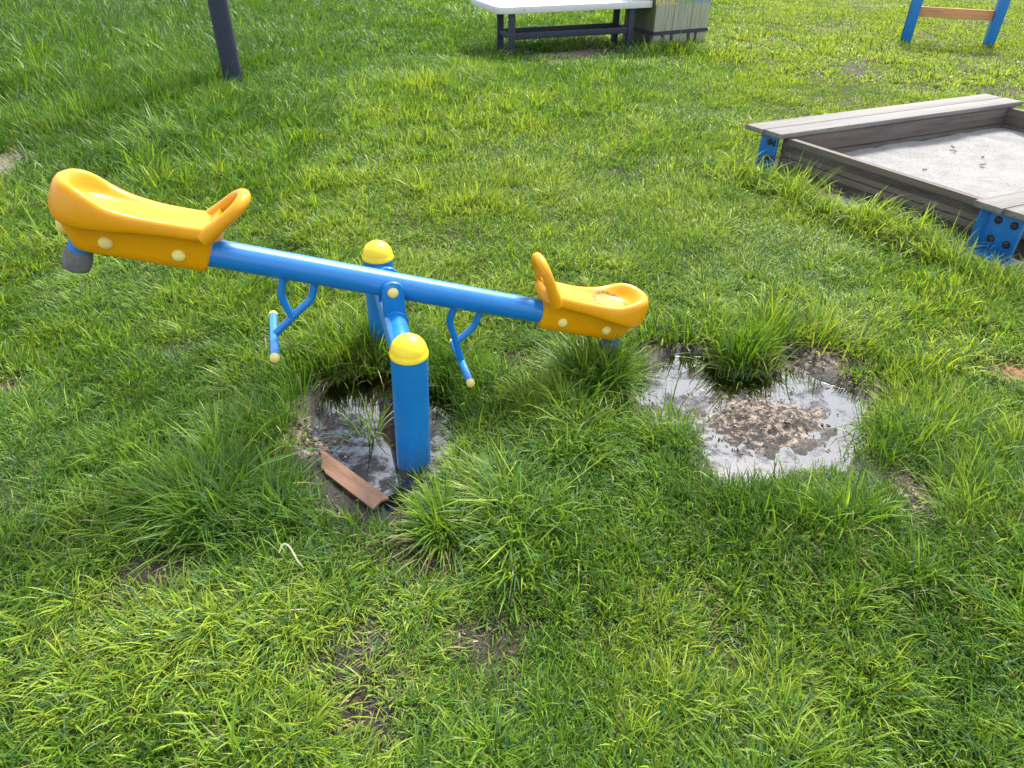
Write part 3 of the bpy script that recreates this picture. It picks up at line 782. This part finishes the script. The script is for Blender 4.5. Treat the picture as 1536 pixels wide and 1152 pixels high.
# ------------------------------------------------------------------ sand box
sb = thing('sandbox', 'weathered grey timber sandbox of pale sand with blue corner brackets', 'sandbox', (SB_O[0], SB_O[1], 0))
E3 = Vector((SB_E[0], SB_E[1], 0)).normalized(); S3 = Vector((SB_S[0], SB_S[1], 0)).normalized(); Z3 = Vector((0, 0, 1))
def sbp(a, b, z=0.0): return E3 * a + S3 * b + Z3 * z
def board(name, o, ax, ay, az, mat, bevel=0.004, grooves=0):
    """a plank whose own x axis runs along its length, so that the grain follows it"""
    ax, ay, az = Vector(ax), Vector(ay), Vector(az)
    xl = ax.length; X = ax.normalized(); Zt = az - X * az.dot(X); Zt.normalize(); Yt = Zt.cross(X)
    mtx = Matrix((X, Yt, Zt)).transposed().to_4x4(); mtx.translation = o
    inv = mtx.to_3x3().inverted()
    mb = MB()
    if grooves:      # profile with fine grooves on the ay-negative face
        h = az.length; th = ay
        prof = []
        for g in range(grooves):
            z0 = h * (0.30 + 0.4 * g / grooves); dz = h * 0.4 / grooves
            prof += [(0.0, z0), (0.009, z0 + dz * 0.1), (0.009, z0 + dz * 0.55), (0.0, z0 + dz * 0.65)]
        prof = [(0.0, 0.0)] + prof + [(0.0, h), (1.0, h), (1.0, 0.0)]
        tl = th.length; tdir = th.normalized()
        pts = [inv @ ((tdir * (p[0] if p[0] < 0.5 else tl)) + az.normalized() * p[1]) for p in prof]
        mb.prism(pts, inv @ ax)
        ob = build(mb, name, mat, sb, bevel=0, smooth=20, matrix=mtx)
    else:
        mb.box((0, 0, 0), inv @ ax, inv @ ay, inv @ az)
        ob = build(mb, name, mat, sb, bevel=bevel, matrix=mtx)
    return ob
PT, PB = 0.280, 0.246           # plank top / underside
SW = 0.30                        # seat width (two boards)
for row, b0 in enumerate((0.0, SB_W - SW)):          # back and near seat, two boards each
    for k in range(2):
        board('seat_plank', sbp((0.0 if row == 0 else -0.055) + 0.012 * k, b0 + k * (SW / 2) + 0.002, PB), E3 * (SB_L + 0.06 * row), S3 * (SW / 2 - 0.006), Z3 * (PT - PB), M['plank'], 0.005)
wt = 0.042
for lo, hi in ((0.0, 0.118), (0.124, 0.242)):         # two boards high on every side
    board('side_board', sbp(0.090, 0.289, lo), S3 * (SB_W - 0.572), E3 * wt, Z3 * (hi - lo), M['wall_wood'], grooves=5)
    board('side_board', sbp(SB_L - 0.130, 0.289, lo), S3 * (SB_W - 0.572), E3 * wt, Z3 * (hi - lo), M['wall_wood'])
    board('side_board', sbp(0.10, SW - 0.055, lo), E3 * (SB_L - 0.2), S3 * wt, Z3 * (hi - lo), M['wall_wood'])
    board('side_board', sbp(0.10, SB_W - SW + 0.02, lo), E3 * (SB_L - 0.2), S3 * wt, Z3 * (hi - lo), M['wall_wood'])
# sand: a slightly dished sheet inside the boards
ns = 70; V = []; F = []
aa = np.linspace(0.11, SB_L - 0.10, ns); bb = np.linspace(SW - 0.02, SB_W - SW + 0.03, ns)
for ib in range(ns):
    for ia in range(ns):
        pxy = sbp(aa[ia], bb[ib]); zz = 0.088 + 0.034 * (float(fbm(pxy.x, pxy.y, 3, 3, 14)) - 0.5) + 0.016 * (float(fbm(pxy.x, pxy.y, 9, 2, 15)) - 0.5)
        V.append(sbp(aa[ia], bb[ib], zz))
for ib in range(ns - 1):
    for ia in range(ns - 1):
        q0 = ib * ns + ia; F.append((q0, q0 + 1, q0 + ns + 1, q0 + ns))
mb = MB(); mb.add(V, F); build(mb, 'sand', M['sand'], sb, smooth=180)
# pale footing strip under the outside of the boards
for (o, ax, ay) in ((sbp(-0.15, 0.05, -0.05), S3 * (SB_W + 0.06), E3 * 0.22), (sbp(0.075, SB_W - 0.02, -0.05), E3 * (SB_L - 0.1), S3 * 0.10)):
    mb = MB(); mb.box(o, ax, ay, Z3 * 0.066); build(mb, 'footing', M['concrete'], sb, bevel=0.01)
# corner brackets: a folded blue channel set across each corner, four black bolts
for (ca_, cb_, sa, sbb) in ((0.0, 0.0, -1, -1), (0.0, SB_W, -1, 1), (SB_L, 0.0, 1, -1), (SB_L, SB_W, 1, 1)):
    outw = E3 * sa
    tang = Z3.cross(outw).normalized()
    bc = SW / 2 if sbb < 0 else SB_W - SW / 2
    a_in = 0.085 if not (sa < 0 and sbb > 0) else 0.035
    o = sbp(ca_ - sa * a_in, bc)
    hw, fl, tk = (0.050, 0.045, 0.007) if (sa < 0 and sbb < 0) else (0.095, 0.066, 0.007)
    if sa < 0 and sbb < 0: o = o + S3 * 0.035
    sec = [(-hw, 0), (-hw - 0.028, fl), (-hw - 0.028 + tk, fl + 0.002), (-hw + tk * 0.6, tk), (hw - tk * 0.6, tk), (hw + 0.028 - tk, fl + 0.002), (hw + 0.028, fl), (hw, 0)]
    mb = MB(); mb.prism([o + tang * p + outw * q_ + Z3 * 0.012 for p, q_ in sec], Z3 * (PB - 0.016))
    br = build(mb, 'corner_bracket', M['blue_old'], sb, bevel=0.0015)
    mb = MB()
    foot = [(-hw - 0.020, 0.0), (-hw - 0.03, fl), (-hw * 0.62, fl + 0.040), (hw * 0.62, fl + 0.040), (hw + 0.03, fl), (hw + 0.020, 0.0)]
    mb.prism([o + tang * p + outw * q_ + Z3 * 0.0125 for p, q_ in foot], Z3 * 0.012)
    build(mb, 'foot_plate', M['blue_old'], br, bevel=0.002)
    for bx in (-hw * 0.47, hw * 0.47):
        for bz in (0.085, 0.190):
            mb = MB(); dome(mb, 0.020, 0.010, o + tang * bx + outw * (tk + 0.004) + Z3 * bz, outw, 0.001, 20, 0.006)
            build(mb, 'bolt', M['black'], br, smooth=50)
# dark leaf bits lying on the sand
leaf_txt = ['larger dark leaf scrap on the sand nearest the back plank', 'dark leaf scrap just below the larger one on the sand',
            'dark leaf scrap toward the right boards of the sandbox', 'small dark leaf scrap in the middle of the sand', 'tiny dark scrap right of the middle of the sand',
            'dark scrap near the left side board on the sand', 'flat dark scrap by the near seat planks on the sand']
for k, (x, y) in enumerate([(3.169, 5.245), (3.135, 5.148), (3.271, 5.018), (2.72, 4.718), (3.176, 4.839), (2.386, 4.517), (2.744, 4.292)]):
    g = np.random.default_rng(100 + k); s_ = g.uniform(0.008, 0.015)
    pts = [(math.cos(t) * s_ * g.uniform(.6, 1.2) * 1.5, math.sin(t) * s_ * g.uniform(.6, 1.1), g.uniform(0, 0.010)) for t in np.linspace(0, 2 * PI, 9)[:-1]]
    mb = MB(); mb.prism(pts, (0, 0, 0.003))
    o = build(mb, 'dead_leaf', M['leaf']); o.location = (x, y, 0.094); o.rotation_euler = (0.1, 0.15, g.uniform(0, 6))
    tag(o, leaf_txt[k], 'leaf', 'dark leaf scraps on the sand')

# ------------------------------------------------------------------ pale curled dry blade in the grass
mb = MB()
z0 = float(ground_z(np.array([-0.62]), np.array([1.36]))[0])
path = spline([(-0.650, 1.362, z0 + 0.050), (-0.640, 1.376, z0 + 0.068), (-0.622, 1.370, z0 + 0.072), (-0.603, 1.350, z0 + 0.062), (-0.588, 1.330, z0 + 0.055), (-0.570, 1.318, z0 + 0.042)], 4)
mb.tube(path, [0.0030] * (len(path) - 3) + [0.0028, 0.0016, 0.0008], 8, flat=0.25)
o = build(mb, 'dry_blade', M['straw']); tag(o, 'curled pale dry blade bent over in the grass left of the bare patches', 'grass blade')

# ------------------------------------------------------------------ pole
t = thing('pole', 'dark navy steel pole rising from long grass at the back left', 'pole', (-2.70, 7.17, 0))
mb = MB(); mb.tube([(0, 0, -0.2), (-0.02, 0, 3.4)], [0.088, 0.081], 40); build(mb, 'shaft', M['navy'], t)
mb = MB(); mb.lathe([(0.13, -0.02), (0.13, 0.012), (0.122, 0.018), (0.099, 0.020), (0.096, 0.03)], (0, 0, 0), (0, 0, 1), 36); build(mb, 'base_plate', M['navy'], t)
mb = MB(); dome(mb, 0.088, 0.03, Vector((-0.02, 0, 3.41)), Vector((0, 0, 1))); build(mb, 'cap', M['navy'], t)

# ------------------------------------------------------------------ bench
bn = thing('bench', 'wide low bench with white stone seat and navy steel frame', 'bench', (-0.055, 8.80, 0), math.radians(23.7))
SX0, SX1, SD = -0.19, 1.80, 0.86
pts = []
def arc(cx, cy, r, a0, a1, n=7): return [(cx + r * math.cos(math.radians(a0 + (a1 - a0) * k / n)), cy + r * math.sin(math.radians(a0 + (a1 - a0) * k / n)), 0.445) for k in range(n + 1)]
pts = arc(SX0 + 0.10, 0.085, 0.10, 180, 270) + arc(SX1 - 0.02, 0.005, 0.02, 270, 360, 3) + arc(SX1 - 0.05, SD - 0.05, 0.05, 0, 90) + arc(SX0 + 0.05, SD - 0.05, 0.05, 90, 180)
mb = MB(); mb.prism(pts, (0, 0, 0.072)); se = build(mb, 'seat', M['terrazzo'], bn, bevel=0.008)
mb = MB(); mb.lathe([(0.013, 0.0), (0.013, 0.003), (0.010, 0.004)], (0.125, -0.0145, 0.482), (0, -1, 0), 20); build(mb, 'plug', M['concrete'], se)
for lx in (0.0, 1.545):
    for ly in (0.02, 0.36):
        mb = MB(); mb.box((lx - 0.035, ly - 0.0, -0.12), (0.07, 0, 0), (0, 0.05, 0), (0, 0, 0.565)); build(mb, 'leg', M['navy'], bn, bevel=0.003)
for ly in (0.028, 0.368):
    mb = MB(); mb.box((0.037, ly, 0.175), (1.471, 0, 0), (0, 0.036, 0), (0, 0, 0.066)); build(mb, 'rail', M['navy'], bn, bevel=0.002)
for lx in (0.0, 1.545):
    mb = MB(); mb.box((lx - 0.02, 0.072, 0.18), (0.04, 0, 0), (0, 0.286, 0), (0, 0, 0.055)); build(mb, 'end_rail', M['navy'], bn, bevel=0.002)

# ------------------------------------------------------------------ recycling bin
rb = thing('recycling_bin', 'grey three part recycling bin with navy band beside the bench', 'bin', (1.635, 9.47, 0), math.radians(29))
W, DP, H = 0.84, 0.62, 1.15
mb = MB(); mb.box((0.005, 0.012, 0.02), (W - 0.01, 0, 0), (0, DP - 0.012, 0), (0, 0, H - 0.04)); build(mb, 'body', M['bin_side_shaded'], rb, bevel=0.004)
mb = MB(); mb.box((-0.02, -0.02, H - 0.018), (W + 0.04, 0, 0), (0, DP + 0.04, 0), (0, 0, 0.04)); build(mb, 'lid', M['navy'], rb, bevel=0.006)
pw = W / 3
def text_mesh(body, size, mat, parent, locv):
    cu = bpy.data.curves.new('lettering', 'FONT'); cu.body = body; cu.size = size; cu.extrude = 0.0015; cu.align_x = 'CENTER'
    to = bpy.data.objects.new('lettering_curve', cu); COL.objects.link(to)
    dg = bpy.context.evaluated_depsgraph_get()
    me2 = bpy.data.meshes.new_from_object(to.evaluated_get(dg))
    bpy.data.objects.remove(to)
    o = link_mesh('lettering', me2, mat, parent)
    o.location = locv; o.rotation_euler = (PI / 2, 0, 0); return o
for k, (word, mk) in enumerate((('PLASTIC', 'txt_yellow'), ('GLASS', 'txt_green'), ('PAPER', 'txt_blue'))):
    mb = MB(); mb.box((k * pw + 0.004, 0.0, 0.025), (pw - 0.008, 0, 0), (0, 0.0115, 0), (0, 0, H - 0.05))
    fp = build(mb, 'front_panel', M['bin'], rb, bevel=0.002)
    text_mesh(word, 0.088 if k == 0 else 0.095, M[mk], fp, (k * pw + pw / 2, -0.002, 0.475))
mb = MB(); mb.box((-0.006, -0.010, 0.150), (W + 0.012, 0, 0), (0, 0.010, 0), (0, 0, 0.040)); build(mb, 'band', M['navy'], rb)
mb = MB(); mb.box((-0.010, -0.010, 0.150), (0.009, 0, 0), (0, DP, 0), (0, 0, 0.040)); build(mb, 'band', M['navy'], rb)
for x in (pw * 0.5, pw * 1.0, pw * 1.95, pw * 2.35):
    mb = MB(); mb.box((x - 0.017, -0.008, -0.02), (0.034, 0, 0), (0, 0.0075, 0), (0, 0, 0.169)); build(mb, 'foot', M['navy'], rb)
for y in (0.08, 0.45):
    mb = MB(); mb.box((-0.006, y, -0.02), (0.0065, 0, 0), (0, 0.05, 0), (0, 0, 0.169)); build(mb, 'foot', M['navy'], rb)

# ------------------------------------------------------------------ blue frame with orange plank
d2 = Vector((0.80, -0.255, 0)); L2 = d2.length + 0.02
bf = thing('play_counter', 'blue posted play counter with an orange wooden plank between its posts', 'play equipment', (5.195, 10.36, 0), math.atan2(d2.y, d2.x))
mb = MB(); mb.box((0, 0, 0.292), (L2, 0, 0), (0, 0.04, 0), (0, 0, 0.115)); build(mb, 'plank', M['orange_plank'], bf, bevel=0.003)
mb = MB(); mb.box((-0.12, -0.12, 0.78), (L2 + 0.24, 0, 0), (0, 0.26, 0), (0, 0, 0.04)); build(mb, 'counter_top', M['orange_plank'], bf, bevel=0.004)
for x0, sgn in ((-0.002, -1), (L2 + 0.002, 1)):
    sec = [(0, -0.05), (sgn * 0.012, -0.05), (sgn * 0.012, 0.08), (sgn * 0.115, 0.08), (sgn * 0.115, 0.092), (0, 0.092)]
    sec = [(0, -0.055), (sgn * 0.115, -0.055), (sgn * 0.115, -0.045), (sgn * 0.012, -0.045), (sgn * 0.012, 0.075), (sgn * 0.115, 0.075), (sgn * 0.115, 0.085), (0, 0.085)]
    mb = MB(); mb.prism([(x0 + p, q_, -0.1) for p, q_ in sec], (0, 0, 0.878))
    po = build(mb, 'post', M['blue_old'], bf, bevel=0.002)
    for z in (0.325, 0.375):
        mb = MB(); dome(mb, 0.016, 0.012, Vector((x0 + sgn * 0.0165, 0.015, z)), Vector((sgn, 0, 0)), 0.001, 16, 0.004); build(mb, 'bolt', M['black'], po)

# ------------------------------------------------------------------ sky and sun
SUN_EL, SUN_AZ = math.radians(50), math.atan2(0.40, 0.88)     # azimuth measured from +Y towards +X
world = bpy.data.worlds.new('World'); scene.world = world; world.use_nodes = True
nt = world.node_tree; bg = nt.nodes['Background']
sky = N(nt, 'ShaderNodeTexSky', sky_type='NISHITA'); sky.sun_disc = False
sky.sun_elevation = SUN_EL; sky.sun_rotation = SUN_AZ
sky.air_density = 1.0; sky.dust_density = 1.5
tc = N(nt, 'ShaderNodeTexCoord')
mp = N(nt, 'ShaderNodeMapping'); mp.inputs['Scale'].default_value = (1, 1, 1.6); mp.inputs['Location'].default_value = (0.35, 1.2, 0.4)
nt.links.new(tc.outputs['Generated'], mp.inputs['Vector'])
cn = N(nt, 'ShaderNodeTexNoise'); cn.inputs['Scale'].default_value = 2.6; cn.inputs['Detail'].default_value = 7; cn.inputs['Roughness'].default_value = 0.55; cn.inputs['Distortion'].default_value = 0.3
nt.links.new(mp.outputs['Vector'], cn.inputs['Vector'])
cm = ramp(nt, cn.outputs['Fac'], [(0.43, (0, 0, 0)), (0.56, (1, 1, 1))])
cb = ramp(nt, cn.outputs['Fac'], [(0.45, (11.5, 11.8, 12.3)), (0.75, (8.0, 8.3, 8.8))])
cl = mix(nt, cm.outputs['Color'], sky.outputs['Color'], cb.outputs['Color'])
nt.links.new(cl, bg.inputs['Color'])
bg.inputs['Strength'].default_value = 0.12
sd_ = bpy.data.lights.new('sun', 'SUN'); sd_.energy = 4.3; sd_.angle = math.radians(14); sd_.color = (1.0, 0.95, 0.87)
so = bpy.data.objects.new('sun', sd_); COL.objects.link(so)
to_sun = Vector((math.sin(SUN_AZ) * math.cos(SUN_EL), math.cos(SUN_AZ) * math.cos(SUN_EL), math.sin(SUN_EL)))
so.rotation_euler = to_sun.to_track_quat('Z', 'Y').to_euler()
so.location = to_sun * 20

# ------------------------------------------------------------------ render settings
scene.view_settings.view_transform = 'Standard'
scene.view_settings.look = 'None'
scene.view_settings.exposure = 0.96
scene.view_settings.gamma = 1.0
scene.render.engine = 'CYCLES'
scene.cycles.max_bounces = 6; scene.cycles.diffuse_bounces = 3; scene.cycles.transmission_bounces = 4; scene.cycles.glossy_bounces = 3
scene.cycles.use_adaptive_sampling = True; scene.cycles.adaptive_threshold = 0.02
scene.cycles.use_denoising = True
scene.cycles.sample_clamp_indirect = 6.0
